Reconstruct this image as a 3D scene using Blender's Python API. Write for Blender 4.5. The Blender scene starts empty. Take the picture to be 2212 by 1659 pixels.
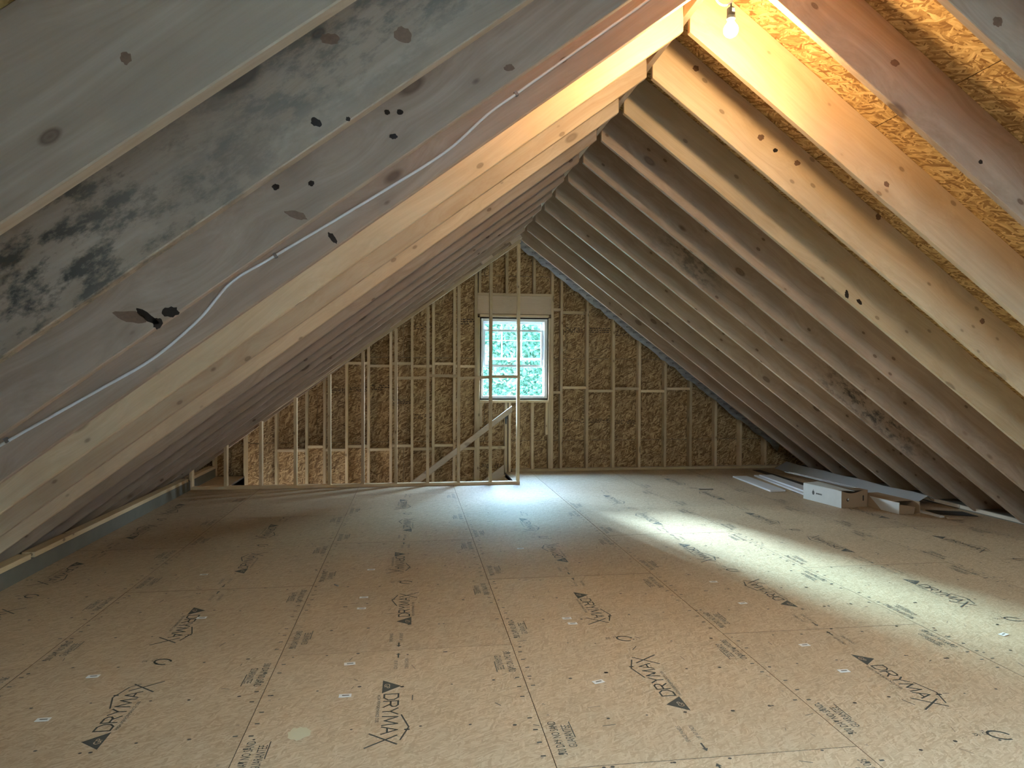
import bpy, bmesh, math, random
from mathutils import Vector, Matrix
random.seed(7)
D = bpy.data
SC = bpy.context.scene
COL = SC.collection
R = math.radians

# ------------------------------------------------------------------ measured frame of the attic (metres)
XR, ZR, P = 1.4865, 3.370, 0.7454          # ridge x, rafter underside at ridge, roof slope (rise / run)
TH = math.atan(P); CT, ST = math.cos(TH), math.sin(TH)
RD = 0.295                                  # rafter depth
DV = RD / CT
Y0, RS = 3.7266, 0.6096                     # a rafter's near face, rafter spacing
XS, SW, SL = 0.5423, 1.2192, 2.45           # a floor seam, sheet width, sheet length
YG = 10.435                                 # inner face of gable studs
YS = 10.552                                 # inner face of gable sheathing
YP = 9.265                                  # near face of the partition
YB = -1.5                                   # back gable
HX0, HX1, HY0, HY1 = -2.35, 1.38, 9.46, YG  # stair opening
WX0, WX1, WZ0, WZ1 = 1.005, 2.030, 1.085, 2.300

# ------------------------------------------------------------------ camera
cam = D.cameras.new('camera'); camo = D.objects.new('camera', cam); COL.objects.link(camo)
yaw, pit, roll, F, H = 0.14083, 0.01618, 0.00417, 1526.44, 1.485
cam.sensor_fit = 'HORIZONTAL'; cam.sensor_width = 36.0; cam.lens = F / 2212 * 36.0
cam.clip_start = 0.02; cam.clip_end = 300
fw = Vector((math.sin(yaw) * math.cos(pit), math.cos(yaw) * math.cos(pit), -math.sin(pit)))
rt = Vector((math.cos(yaw), -math.sin(yaw), 0)); up = rt.cross(fw)
rt2 = rt * math.cos(roll) + up * math.sin(roll); up2 = up * math.cos(roll) - rt * math.sin(roll)
m = Matrix((rt2, up2, -fw)).transposed().to_4x4(); m.translation = (0, 0, H)
camo.matrix_world = m
SC.camera = camo

# ------------------------------------------------------------------ light and exposure
SC.view_settings.view_transform = 'Standard'; SC.view_settings.look = 'None'
SC.view_settings.gamma = 1.0; SC.view_settings.use_curve_mapping = False
SC.view_settings.exposure = 2.0
SC.cycles.max_bounces = 6; SC.cycles.diffuse_bounces = 3; SC.cycles.glossy_bounces = 2; SC.cycles.transparent_max_bounces = 6
SC.cycles.adaptive_threshold = 0.025
SKY = 46.0          # overcast sky
BULB = 470.0        # radiance of the bulb
DOWN = 22.0        # lamp on the floor below

w = D.worlds.new('overcast_sky'); SC.world = w; w.use_nodes = True
nt = w.node_tree; nt.nodes.clear()
wo = nt.nodes.new('ShaderNodeOutputWorld'); bg = nt.nodes.new('ShaderNodeBackground')
tc = nt.nodes.new('ShaderNodeTexCoord'); sx = nt.nodes.new('ShaderNodeSeparateXYZ'); cr = nt.nodes.new('ShaderNodeValToRGB')
cr.color_ramp.elements[0].position = 0.0; cr.color_ramp.elements[0].color = (0.76, 0.90, 1.0, 1)
cr.color_ramp.elements[1].position = 0.75; cr.color_ramp.elements[1].color = (0.34, 0.62, 1.0, 1)
e = cr.color_ramp.elements.new(0.3); e.color = (0.64, 0.86, 1.0, 1)
nt.links.new(tc.outputs['Generated'], sx.inputs[0]); nt.links.new(sx.outputs['Z'], cr.inputs[0])
nt.links.new(cr.outputs[0], bg.inputs[0]); bg.inputs[1].default_value = SKY
nt.links.new(bg.outputs[0], wo.inputs[0])

def portal(x, y, z, sx_, sz_, ry):
    l = D.lights.new('window_portal', 'AREA'); l.shape = 'RECTANGLE'; l.size = sx_; l.size_y = sz_
    l.cycles.is_portal = True
    o = D.objects.new('window_portal', l); COL.objects.link(o); o.location = (x, y, z)
    o.rotation_euler = (R(90), 0, ry)
portal((WX0 + WX1) / 2, 10.66, (WZ0 + WZ1) / 2, 1.06, 1.25, R(180))     # daylight of the gable window, shining to -y
BWX0, BWX1, BWZ0, BWZ1 = 0.95, 2.55, 0.92, 2.42
portal((BWX0 + BWX1) / 2, YB - 0.2, (BWZ0 + BWZ1) / 2, BWX1 - BWX0, BWZ1 - BWZ0, 0)  # unseen window added behind the camera for its light, to +y

sl = D.lights.new('hazy_sun', 'SUN'); sl.energy = 8.5; sl.angle = R(6.0); sl.color = (0.58, 0.87, 1.0)
so_ = D.objects.new('hazy_sun', sl); COL.objects.link(so_); so_.location = (-8, 40, 16)
SAZ, SEL = R(14.5), R(16.8)
so_.rotation_euler = Vector((math.sin(SAZ) * math.cos(SEL), -math.cos(SAZ) * math.cos(SEL), -math.sin(SEL))).to_track_quat('-Z', 'Y').to_euler()

dl = D.lights.new('downstairs_lamp', 'POINT'); dl.energy = DOWN; dl.color = (0.80, 0.90, 1.0); dl.shadow_soft_size = 0.25
do = D.objects.new('downstairs_lamp', dl); COL.objects.link(do); do.location = (-1.7, 9.95, -1.9)

# ------------------------------------------------------------------ node helpers
class NB:
    def __init__(s, name):
        s.m = D.materials.new(name); s.m.use_nodes = True; s.t = s.m.node_tree; s.t.nodes.clear()
        s.out = s.n('ShaderNodeOutputMaterial')
    def n(s, typ, **k):
        x = s.t.nodes.new(typ)
        for a, b in k.items(): setattr(x, a, b)
        return x
    def l(s, a, b): s.t.links.new(a, b)
    def v(s, sock, val):
        if hasattr(val, 'links') or isinstance(val, bpy.types.NodeSocket): s.l(val, sock)
        else: sock.default_value = val
    def math(s, op, a, b=0.0, clamp=False):
        x = s.n('ShaderNodeMath', operation=op); x.use_clamp = clamp; s.v(x.inputs[0], a); s.v(x.inputs[1], b); return x.outputs[0]
    def vmath(s, op, a, b):
        x = s.n('ShaderNodeVectorMath', operation=op); s.v(x.inputs[0], a); s.v(x.inputs[1], b); return x.outputs[0]
    def ramp(s, f, stops, interp='LINEAR'):
        x = s.n('ShaderNodeValToRGB'); cr = x.color_ramp; cr.interpolation = interp
        while len(cr.elements) < len(stops): cr.elements.new(0.5)
        for e, (p, c) in zip(cr.elements, stops):
            e.position = p; e.color = (c, c, c, 1) if not isinstance(c, tuple) else (*c, 1)
        s.l(f, x.inputs[0]); return x.outputs[0]
    def mix(s, f, a, b, blend='MIX'):
        x = s.n('ShaderNodeMix', data_type='RGBA', blend_type=blend)
        s.v(x.inputs[0], f)
        for sock, val in ((x.inputs[6], a), (x.inputs[7], b)):
            if isinstance(val, tuple): sock.default_value = (*val, 1)
            else: s.l(val, sock)
        return x.outputs[2]
    def mapping(s, vec, scale=(1, 1, 1), rot=(0, 0, 0), loc=(0, 0, 0)):
        x = s.n('ShaderNodeMapping'); s.l(vec, x.inputs[0])
        x.inputs['Scale'].default_value = scale; x.inputs['Rotation'].default_value = rot; x.inputs['Location'].default_value = loc
        return x.outputs[0]
    def noise(s, vec, scale, detail=3, rough=0.5, dims='3D'):
        x = s.n('ShaderNodeTexNoise', noise_dimensions=dims); s.l(vec, x.inputs['Vector'])
        x.inputs['Scale'].default_value = scale; x.inputs['Detail'].default_value = detail; x.inputs['Roughness'].default_value = rough
        return x.outputs[0]
    def voro(s, vec, scale, dims='3D', feature='F1', rnd=1.0):
        x = s.n('ShaderNodeTexVoronoi', voronoi_dimensions=dims, feature=feature); s.l(vec, x.inputs['Vector'])
        x.inputs['Scale'].default_value = scale; x.inputs['Randomness'].default_value = rnd
        return x
    def bsdf(s, col, rough=0.7, bump=None, bstr=0.2, bdist=0.002, **k):
        b = s.n('ShaderNodeBsdfPrincipled'); s.v(b.inputs['Base Color'], (*col, 1) if isinstance(col, tuple) else col)
        s.v(b.inputs['Roughness'], rough)
        for a, val in k.items(): s.v(b.inputs[a], val)
        if bump is not None:
            bn = s.n('ShaderNodeBump'); bn.inputs['Strength'].default_value = bstr; bn.inputs['Distance'].default_value = bdist
            s.l(bump, bn.inputs['Height']); s.l(bn.outputs[0], b.inputs['Normal'])
        s.l(b.outputs[0], s.out.inputs[0]); return s.m

def local(b):
    t = b.n('ShaderNodeTexCoord').outputs['Object']; oi = b.n('ShaderNodeObjectInfo')
    off = b.n('ShaderNodeCombineXYZ')
    for i, k in enumerate((37.0, 23.0, 11.0)): b.l(b.math('MULTIPLY', oi.outputs['Random'], k), off.inputs[i])
    return t, b.vmath('ADD', t, off.outputs[0]), oi.outputs['Random']

def wood(name, light, dark, knot=(0.10, 0.045, 0.02), stains=(), kn=1.0, vary=0.32, rings=1.0):
    b = NB(name); raw, co, rnd = local(b)
    # long grain lines and broad cathedral rings
    wob = b.n('ShaderNodeTexNoise'); b.l(b.mapping(co, (0.9, 2.5, 2.5)), wob.inputs['Vector']); wob.inputs['Scale'].default_value = 1.0
    wv_ = b.vmath('MULTIPLY', b.vmath('SUBTRACT', wob.outputs[1], (0.5, 0.5, 0.5)), (0, 0.16, 0.16))
    kv = b.voro(b.mapping(co, (1.9, 4.2, 4.2)), 1.0)
    bend = b.n('ShaderNodeCombineXYZ'); b.l(b.ramp(kv.outputs['Distance'], [(0.0, 0.075), (0.15, 0.055), (0.55, 0.0)]), bend.inputs[2]); b.l(bend.inputs[2].links[0].from_socket, bend.inputs[1])
    cw = b.vmath('ADD', b.vmath('ADD', co, wv_), bend.outputs[0])
    med = b.noise(b.mapping(cw, (0.35, 26, 26)), 1.0, 2, 0.5)
    fine = b.noise(b.mapping(cw, (1.6, 110, 110)), 1.0, 3, 0.6)
    g = b.math('ADD', b.math('MULTIPLY', med, 0.6 * rings), b.math('MULTIPLY', fine, 1.0 - 0.6 * rings))
    col = b.mix(b.ramp(g, [(0.30, 0.0), (0.68, 1.0)]), dark, light)
    blot = b.noise(co, 2.3, 3)
    col = b.mix(b.math('MULTIPLY', b.ramp(blot, [(0.42, 0.0), (0.7, 1.0)]), 0.35), col, tuple(c * 0.72 for c in dark))
    # knots: large and pin
    for sc, r0, r1, a in (((1.9, 4.2, 4.2), 0.085, 0.13, 0.8), ((5.0, 9, 9), 0.08, 0.13, 0.85)):
        vo = b.voro(b.mapping(b.vmath('ADD', co, b.vmath('MULTIPLY', raw, (0, 0, 0))), sc), 1.0)
        sel = b.n('ShaderNodeSeparateColor'); b.l(vo.outputs['Color'], sel.inputs[0])
        on = b.math('GREATER_THAN', sel.outputs[0], 0.40)
        k = b.math('MULTIPLY', b.ramp(vo.outputs['Distance'], [(0.0, 0.9), (r0 * 0.6, 0.7), (r0, 0.9), (r1, 0.0)]), on)
        halo = b.math('MULTIPLY', b.ramp(vo.outputs['Distance'], [(0.0, 1.0), (0.34, 0.0)]), on)
        col = b.mix(b.math('MULTIPLY', halo, 0.30 * kn), col, tuple(c * 0.7 for c in dark))
        col = b.mix(b.math('MULTIPLY', k, a * kn), col, knot)
    # stains of their own shape: (centre along board, half length, colour, strength, noise scale)
    sep = b.n('ShaderNodeSeparateXYZ'); b.l(raw, sep.inputs[0])
    for (cx, hl, sc_, st, ns, zc, hz) in stains:
        dx = b.math('DIVIDE', b.math('ABSOLUTE', b.math('SUBTRACT', sep.outputs[0], cx)), hl)
        dz = b.math('DIVIDE', b.math('ABSOLUTE', b.math('SUBTRACT', sep.outputs[2], zc)), hz)
        fall = b.ramp(b.math('MAXIMUM', dx, dz), [(0.35, 1.0), (1.0, 0.0)])
        nz = b.noise(b.mapping(co, (0.8, 1, 1.6)), ns, 6, 0.7)
        mk = b.math('MULTIPLY', b.ramp(nz, [(0.47, 0.0), (0.60, 1.0)]), fall)
        col = b.mix(b.math('MULTIPLY', mk, st), col, sc_)
    val = b.math('ADD', 1.0 - vary / 2, b.math('MULTIPLY', rnd, vary))
    hs = b.n('ShaderNodeHueSaturation'); b.l(col, hs.inputs['Color']); b.l(val, hs.inputs['Value'])
    b.l(b.math('ADD', 0.496, b.math('MULTIPLY', b.math('FRACT', b.math('MULTIPLY', rnd, 7.3)), 0.008)), hs.inputs['Hue'])
    hs.inputs['Saturation'].default_value = 1.0
    return b.bsdf(hs.outputs[0], 0.62)

def strand(name, c0, c1, c2, scale=1.0, contrast=1.0, rough=0.75, dirt=0.0, bstr=0.5):
    """pressed strand board: overlapping long chips lying at many angles"""
    b = NB(name); raw, co, rnd = local(b)
    dn = b.n('ShaderNodeTexNoise'); b.l(co, dn.inputs['Vector']); dn.inputs['Scale'].default_value = 9 * scale; dn.inputs['Detail'].default_value = 1
    dv = b.vmath('MULTIPLY', b.vmath('SUBTRACT', dn.outputs[1], (0.5, 0.5, 0.5)), (0.05 / scale, 0.05 / scale, 0.05 / scale))
    p = b.vmath('ADD', co, dv)
    tone = None
    for i, (ang, sx_, sy_, thr) in enumerate(((8, 8, 40, -1), (64, 9, 50, 0.42), (-38, 10, 62, 0.48), (118, 9, 54, 0.52), (20, 12, 80, 0.58), (-75, 11, 66, 0.60), (152, 12, 80, 0.64))):
        vo = b.voro(b.mapping(b.mapping(p, (1, 1, 1), (0, 0, R(ang))), (sx_ * scale, sy_ * scale, 0.0), (0, 0, 0), (i * 5.3, i * 3.1, 0)), 1.0, '2D')
        sp = b.n('ShaderNodeSeparateColor'); b.l(vo.outputs['Color'], sp.inputs[0])
        t = b.math('MULTIPLY', sp.outputs[1], b.math('SUBTRACT', 1.12, b.math('MULTIPLY', vo.outputs['Distance'], 0.45)))
        if tone is None: tone = t
        else:
            mk = b.math('GREATER_THAN', sp.outputs[0], thr)
            x = b.n('ShaderNodeMix', data_type='FLOAT'); b.l(mk, x.inputs[0]); b.l(tone, x.inputs[2]); b.l(t, x.inputs[3]); tone = x.outputs[0]
    grain = b.noise(b.mapping(p, (60, 200, 60)), 1.0, 2)
    tt = b.math('ADD', tone, b.math('MULTIPLY', b.math('SUBTRACT', grain, 0.5), 0.25))
    lo, hi = 0.5 - 0.45 * contrast, 0.5 + 0.42 * contrast
    mid = b.ramp(tt, [(max(0, 0.08), c0), (0.5, c1), (0.95, c2)])
    flat = b.mix(contrast, c1, mid)
    if dirt:
        nz = b.noise(co, 1.1, 5, 0.6)
        flat = b.mix(b.math('MULTIPLY', b.ramp(nz, [(0.45, 0.0), (0.7, 1.0)]), dirt), flat, tuple(c * 0.62 for c in c1))
    hs = b.n('ShaderNodeHueSaturation'); b.l(flat, hs.inputs['Color']); b.l(b.math('ADD', 0.93, b.math('MULTIPLY', rnd, 0.14)), hs.inputs['Value'])
    return b.bsdf(hs.outputs[0], rough, bump=b.noise(co, 55 * scale, 2), bstr=bstr, bdist=0.0015)

def plain(name, col, rough=0.6, nscale=30, namp=0.15, **k):
    b = NB(name); raw, co, rnd = local(b)
    n_ = b.noise(co, nscale, 4)
    c = b.mix(b.math('MULTIPLY', n_, namp), col, tuple(x * 0.45 for x in col))
    return b.bsdf(c, rough, **k)

def glow(name, col, s):
    b = NB(name); em = b.n('ShaderNodeEmission'); em.inputs[0].default_value = (*col, 1); em.inputs[1].default_value = s
    b.l(em.outputs[0], b.out.inputs[0]); return b.m

SPR_L, SPR_D = (0.70, 0.535, 0.335), (0.56, 0.40, 0.225)
RED_L, RED_D = (0.495, 0.36, 0.26), (0.365, 0.25, 0.168)
M = {}
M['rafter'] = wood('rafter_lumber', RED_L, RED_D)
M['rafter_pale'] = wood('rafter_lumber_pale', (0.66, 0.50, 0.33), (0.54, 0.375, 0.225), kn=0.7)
GREY = (0.075, 0.075, 0.060)
M['rafter_mould'] = wood('rafter_lumber_mould', RED_L, RED_D,
    stains=((0.3, 1.2, (0.045, 0.045, 0.035), 0.92, 11.0, 0.0, 0.30), (0.3, 0.5, (0.20, 0.10, 0.03), 0.8, 7.0, 0.07, 0.12), (-1.2, 0.9, (0.10, 0.10, 0.085), 0.6, 12.0, 0.05, 0.2)))
M['rafter_spots'] = wood('rafter_lumber_spots', RED_L, RED_D,
    stains=((1.0, 0.9, (0.05, 0.04, 0.03), 0.9, 12.0, -0.03, 0.14), (-1.5, 0.5, GREY, 0.6, 10.0, 0.0, 0.2)))
M['stud'] = wood('stud_lumber', SPR_L, SPR_D, kn=0.9, vary=0.45)
M['plate_edge'] = wood('pale_plate_lumber', (0.74, 0.66, 0.54), (0.62, 0.53, 0.41), kn=0.5)
M['rail'] = wood('rail_lumber', (0.64, 0.52, 0.39), (0.54, 0.42, 0.29), kn=0.6)
M['ply'] = wood('header_plywood', (0.62, 0.48, 0.34), (0.54, 0.40, 0.27), kn=0.35, rings=0.5)
M['osb_roof'] = strand('roof_strand_board', (0.24, 0.12, 0.035), (0.49, 0.30, 0.11), (0.72, 0.50, 0.23), 1.15, 1.0)
M['osb_wall'] = strand('wall_strand_board', (0.155, 0.08, 0.028), (0.36, 0.215, 0.09), (0.62, 0.43, 0.225), 1.1, 1.0)
M['osb_floor'] = strand('sanded_floor_board', (0.31, 0.205, 0.115), (0.52, 0.385, 0.25), (0.68, 0.55, 0.40), 1.9, 0.45, 0.58, dirt=0.25, bstr=0.15)
M['subfloor'] = plain('dark_joint', (0.05, 0.035, 0.025), 0.9)
M['outer'] = plain('outer_shell', (0.22, 0.16, 0.10), 0.9)
M['ink'] = plain('printed_ink', (0.085, 0.085, 0.075), 0.6, 140, 0.3)
M['ink_faint'] = plain('faded_ink', (0.15, 0.13, 0.105), 0.6, 140, 0.5)
M['ink_osb'] = plain('wall_board_ink', (0.09, 0.052, 0.028), 0.7, 80, 0.6)
M['nail'] = plain('nail_head', (0.055, 0.05, 0.045), 0.5)
M['paper'] = plain('white_paper', (0.80, 0.79, 0.77), 0.7, 60, 0.2)
M['vinyl'] = plain('white_vinyl', (0.80, 0.82, 0.84), 0.35, 20, 0.05)
M['blocker_grey'] = plain('grey_blocker_wall', (0.16, 0.17, 0.18), 0.7)  # even grey of the added wall that blocks low sky
M['edge_seal'] = plain('sealed_edge', (0.07, 0.05, 0.035), 0.9)
M['dark'] = plain('dark_gap', (0.03, 0.025, 0.022), 0.9)
M['wrap'] = None
M['card'] = plain('plain_cardboard', (0.40, 0.275, 0.17), 0.8, 25, 0.18)
M['card_white'] = plain('white_cardboard', (0.66, 0.66, 0.64), 0.6, 14, 0.25)
M['trim_white'] = plain('primed_trim', (0.78, 0.79, 0.82), 0.4, 30, 0.06)
M['metal'] = plain('galvanised_metal', (0.62, 0.64, 0.67), 0.32, 18, 0.15, Metallic=0.85)
M['gloss'] = plain('glossy_white_strip', (0.60, 0.61, 0.62), 0.22, 18, 0.1)
M['coil'] = plain('grey_coil_stock', (0.42, 0.43, 0.45), 0.45, 12, 0.12)
M['felt'] = plain('black_underlay', (0.035, 0.033, 0.033), 0.85)
M['cable'] = plain('white_cable_jacket', (0.74, 0.73, 0.72), 0.4, 40, 0.08)
M['steel'] = plain('staple_steel', (0.30, 0.29, 0.28), 0.4, 40, 0.2, Metallic=0.8)
M['black'] = plain('black_plastic', (0.02, 0.02, 0.022), 0.4)
M['socket'] = plain('socket_plastic', (0.018, 0.023, 0.026), 0.5)
M['bulb'] = glow('lit_bulb', (1.0, 0.69, 0.34), BULB)
M['bulb_neck'] = plain('bulb_neck', (0.75, 0.72, 0.66), 0.35)
M['drywall'] = plain('bare_drywall', (0.55, 0.53, 0.49), 0.9, 4, 0.1)
M['eave'] = plain('grey_eave_board', (0.19, 0.18, 0.145), 0.85, 9, 0.5)
M['glue'] = plain('dried_filler', (0.62, 0.56, 0.38), 0.7, 40, 0.1)
M['bark'] = plain('tree_bark', (0.30, 0.27, 0.23), 0.9, 14, 0.5)
M['lawn'] = plain('lawn', (0.13, 0.15, 0.08), 0.95, 2, 0.5)
M['roofing'] = plain('roofing', (0.10, 0.10, 0.11), 0.9)

b = NB('house_wrap'); raw, co, rnd = local(b)
n_ = b.noise(b.mapping(co, (3, 1, 9)), 3.0, 4)
M['wrap'] = b.bsdf(b.ramp(n_, [(0.3, (0.22, 0.22, 0.24)), (0.7, (0.40, 0.40, 0.42))]), 0.55, bump=n_, bstr=0.4, bdist=0.01)
b = NB('window_glass'); g = b.n('ShaderNodeBsdfGlossy'); g.inputs['Roughness'].default_value = 0.02
t = b.n('ShaderNodeBsdfTransparent'); t.inputs[0].default_value = (0.93, 0.97, 0.96, 1)
fr = b.n('ShaderNodeFresnel'); fr.inputs[0].default_value = 1.45; mx = b.n('ShaderNodeMixShader')
b.l(fr.outputs[0], mx.inputs[0]); b.l(t.outputs[0], mx.inputs[1]); b.l(g.outputs[0], mx.inputs[2]); b.l(mx.outputs[0], b.out.inputs[0]); M['glass'] = b.m
def leafmat(name, c):
    b = NB(name); ge = b.n('ShaderNodeNewGeometry'); oi = b.noise(ge.outputs['Position'], 3.0, 2)
    cc = b.mix(b.ramp(oi, [(0.35, 0.0), (0.65, 1.0)]), tuple(x * 0.55 for x in c), c)
    d = b.n('ShaderNodeBsdfDiffuse'); tr = b.n('ShaderNodeBsdfTranslucent'); mx = b.n('ShaderNodeMixShader'); mx.inputs[0].default_value = 0.5
    b.l(cc, d.inputs[0]); b.l(cc, tr.inputs[0]); b.l(d.outputs[0], mx.inputs[1]); b.l(tr.outputs[0], mx.inputs[2]); b.l(mx.outputs[0], b.out.inputs[0]); return b.m
M['leaf'] = leafmat('leaf_green', (0.075, 0.155, 0.115)); M['leaf_y'] = leafmat('leaf_yellow_green', (0.15, 0.20, 0.04)); M['leaf_d'] = leafmat('leaf_deep_green', (0.05, 0.125, 0.095))

# ------------------------------------------------------------------ mesh helpers
def link(name, me, parent=None, mat=None, **props):
    o = D.objects.new(name, me); COL.objects.link(o)
    if parent is not None: o.parent = parent
    if mat is not None and me is not None and not me.materials: me.materials.append(mat)
    for k, v in props.items(): o[k] = v
    return o
def mesh(name, vs, fs):
    me = D.meshes.new(name); me.from_pydata([tuple(v) for v in vs], [], [tuple(f) for f in fs]); me.update(); return me
class MB:
    def __init__(s): s.v, s.f = [], []
    def add(s, vs, fs):
        k = len(s.v); s.v += [tuple(v) for v in vs]; s.f += [tuple(i + k for i in f) for f in fs]
    def box(s, x0, x1, y0, y1, z0, z1):
        s.add([(x0, y0, z0), (x1, y0, z0), (x1, y1, z0), (x0, y1, z0), (x0, y0, z1), (x1, y0, z1), (x1, y1, z1), (x0, y1, z1)],
              [(0, 3, 2, 1), (4, 5, 6, 7), (0, 1, 5, 4), (1, 2, 6, 5), (2, 3, 7, 6), (3, 0, 4, 7)])
    def prism(s, poly, a0, a1, axis='y'):
        """convex polygon in (x,z) [axis y] or (x,y) [axis z], extruded from a0 to a1"""
        n = len(poly)
        f = (lambda p, a: (p[0], a, p[1])) if axis == 'y' else ((lambda p, a: (p[0], p[1], a)) if axis == 'z' else (lambda p, a: (a, p[0], p[1])))
        s.add([f(p, a0) for p in poly] + [f(p, a1) for p in poly],
              [tuple(range(n)), tuple(range(2 * n - 1, n - 1, -1))] + [(i, i + n, (i + 1) % n + n, (i + 1) % n) for i in range(n)])
    def tube(s, pts, r, n=8, cap=True):
        pts = [Vector(p) for p in pts]; rs = r if isinstance(r, (list, tuple)) else [r] * len(pts)
        rings = []
        for i, p in enumerate(pts):
            d = (pts[min(i + 1, len(pts) - 1)] - pts[max(i - 1, 0)]).normalized()
            a = d.cross(Vector((0, 0, 1)));
            if a.length < 1e-3: a = d.cross(Vector((0, 1, 0)))
            a.normalize(); b_ = d.cross(a)
            rings.append([p + (a * math.cos(t) + b_ * math.sin(t)) * rs[i] for t in [2 * math.pi * j / n for j in range(n)]])
        vs = [v for r_ in rings for v in r_]
        fs = [(i * n + j, i * n + (j + 1) % n, (i + 1) * n + (j + 1) % n, (i + 1) * n + j) for i in range(len(rings) - 1) for j in range(n)]
        if cap: fs += [tuple(range(n)), tuple(range(len(vs) - 1, len(vs) - n - 1, -1))]
        s.add(vs, fs)
    def lathe(s, prof, c=(0, 0, 0), n=20):
        vs = [(c[0] + r * math.cos(2 * math.pi * j / n), c[1] + r * math.sin(2 * math.pi * j / n), c[2] + z) for r, z in prof for j in range(n)]
        fs = [(i * n + j, i * n + (j + 1) % n, (i + 1) * n + (j + 1) % n, (i + 1) * n + j) for i in range(len(prof) - 1) for j in range(n)]
        s.add(vs, fs)
    def me(s, name, smooth=False, bevel=0.0):
        me = mesh(name, s.v, s.f)
        bm = bmesh.new(); bm.from_mesh(me); bmesh.ops.recalc_face_normals(bm, faces=bm.faces)
        if bevel: bmesh.ops.bevel(bm, geom=list(bm.edges), offset=bevel, segments=1, affect='EDGES', profile=0.5)
        bm.to_mesh(me); bm.free()
        if smooth:
            for p_ in me.polygons: p_.use_smooth = True
        return me
    def ob(s, name, mat, parent=None, smooth=False, bevel=0.0, **props):
        return link(name, s.me(name, smooth, bevel), parent, mat, **props)

def clip(poly, a, b_, c):
    """keep the part of a convex polygon with a*x + b*y <= c"""
    out = []
    for i in range(len(poly)):
        p_, q_ = poly[i], poly[(i + 1) % len(poly)]
        dp, dq = a * p_[0] + b_ * p_[1] - c, a * q_[0] + b_ * q_[1] - c
        if dp <= 0: out.append(p_)
        if (dp < 0 < dq) or (dq < 0 < dp):
            t_ = dp / (dp - dq); out.append((p_[0] + (q_[0] - p_[0]) * t_, p_[1] + (q_[1] - p_[1]) * t_))
    return out
def rect(x0, x1, z0, z1): return [(x0, z0), (x1, z0), (x1, z1), (x0, z1)]
def under_roof(poly, drop=0.0):
    for sgn in (1, -1):
        if len(poly) >= 3: poly = clip(poly, sgn * P, 1, ZR + DV - drop + sgn * P * XR)
    return poly
def minus_rect(poly, x0, x1, z0, z1):
    out = [clip(poly, 1, 0, x0), clip(poly, -1, 0, -x1)]
    mid = clip(clip(poly, -1, 0, -x0), 1, 0, x1)
    if len(mid) >= 3: out += [clip(mid, 0, 1, z0), clip(mid, 0, -1, -z1)]
    return [p_ for p_ in out if len(p_) >= 3]

def board(name, parent, p0, p1, wid, thk, mat, upv=(0, 0, 1), bevel=0.0015, **props):
    """lumber from p0 to p1: local x along it, local z = wid along upv, local y = thk"""
    p0, p1 = Vector(p0), Vector(p1); d = p1 - p0; Ln = d.length; x = d.normalized(); u_ = Vector(upv)
    y = u_.cross(x).normalized(); z = x.cross(y)
    mb = MB(); mb.box(-Ln / 2, Ln / 2, -thk / 2, thk / 2, -wid / 2, wid / 2)
    o = mb.ob(name, mat, None, bevel=bevel, **props)
    mm = Matrix((x, y, z)).transposed().to_4x4(); mm.translation = (p0 + p1) / 2
    o.parent = parent; o.matrix_basis = mm
    return o

def structure(name, mb, mat, **k):
    return mb.ob(name, mat, None, kind='structure', **k)

# ------------------------------------------------------------------ floor slab, ground
mb = MB()
def floor_rects(x0, x1, y0, y1):
    """a floor rectangle less the stair opening"""
    return minus_rect(rect(x0, x1, y0, y1), HX0, HX1, HY0, HY1 + 0.2) if (x0 < HX1 and x1 > HX0 and y1 > HY0) else [rect(x0, x1, y0, y1)]
for po in floor_rects(-3.75, 6.72, YB - 0.15, 10.75): mb.prism(po, -0.30, -0.0062, 'z')
floor = structure('floor', mb, M['subfloor'])
mb = MB(); mb.box(-60, 60, -40, 90, -3.25, -3.0); ground = structure('ground', mb, M['lawn'])

# ------------------------------------------------------------------ print on the floor sheets
def text_geo(body, size, xs=1.0, spacing=1.0):
    cu = D.curves.new('t', 'FONT'); cu.body = body; cu.size = size; cu.resolution_u = 2; cu.dimensions = '2D'; cu.fill_mode = 'FRONT'; cu.space_character = spacing
    ob = D.objects.new('t', cu); me = D.meshes.new_from_object(ob)
    vs = [(v.co.x * xs, v.co.y) for v in me.vertices]; fs = [tuple(p_.vertices) for p_ in me.polygons]
    D.objects.remove(ob); D.curves.remove(cu); D.meshes.remove(me)
    return vs, fs
def stroke(pts, w_):
    vs, fs = [], []
    for (x0, y0), (x1, y1) in zip(pts, pts[1:]):
        d = math.hypot(x1 - x0, y1 - y0); nx, ny = -(y1 - y0) / d * w_ / 2, (x1 - x0) / d * w_ / 2
        ex, ey = (x1 - x0) / d * w_ * .35, (y1 - y0) / d * w_ * .35
        k = len(vs); vs += [(x0 - ex + nx, y0 - ey + ny), (x1 + ex + nx, y1 + ey + ny), (x1 + ex - nx, y1 + ey - ny), (x0 - ex - nx, y0 - ey - ny)]; fs.append((k, k + 3, k + 2, k + 1))
    return vs, fs
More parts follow.
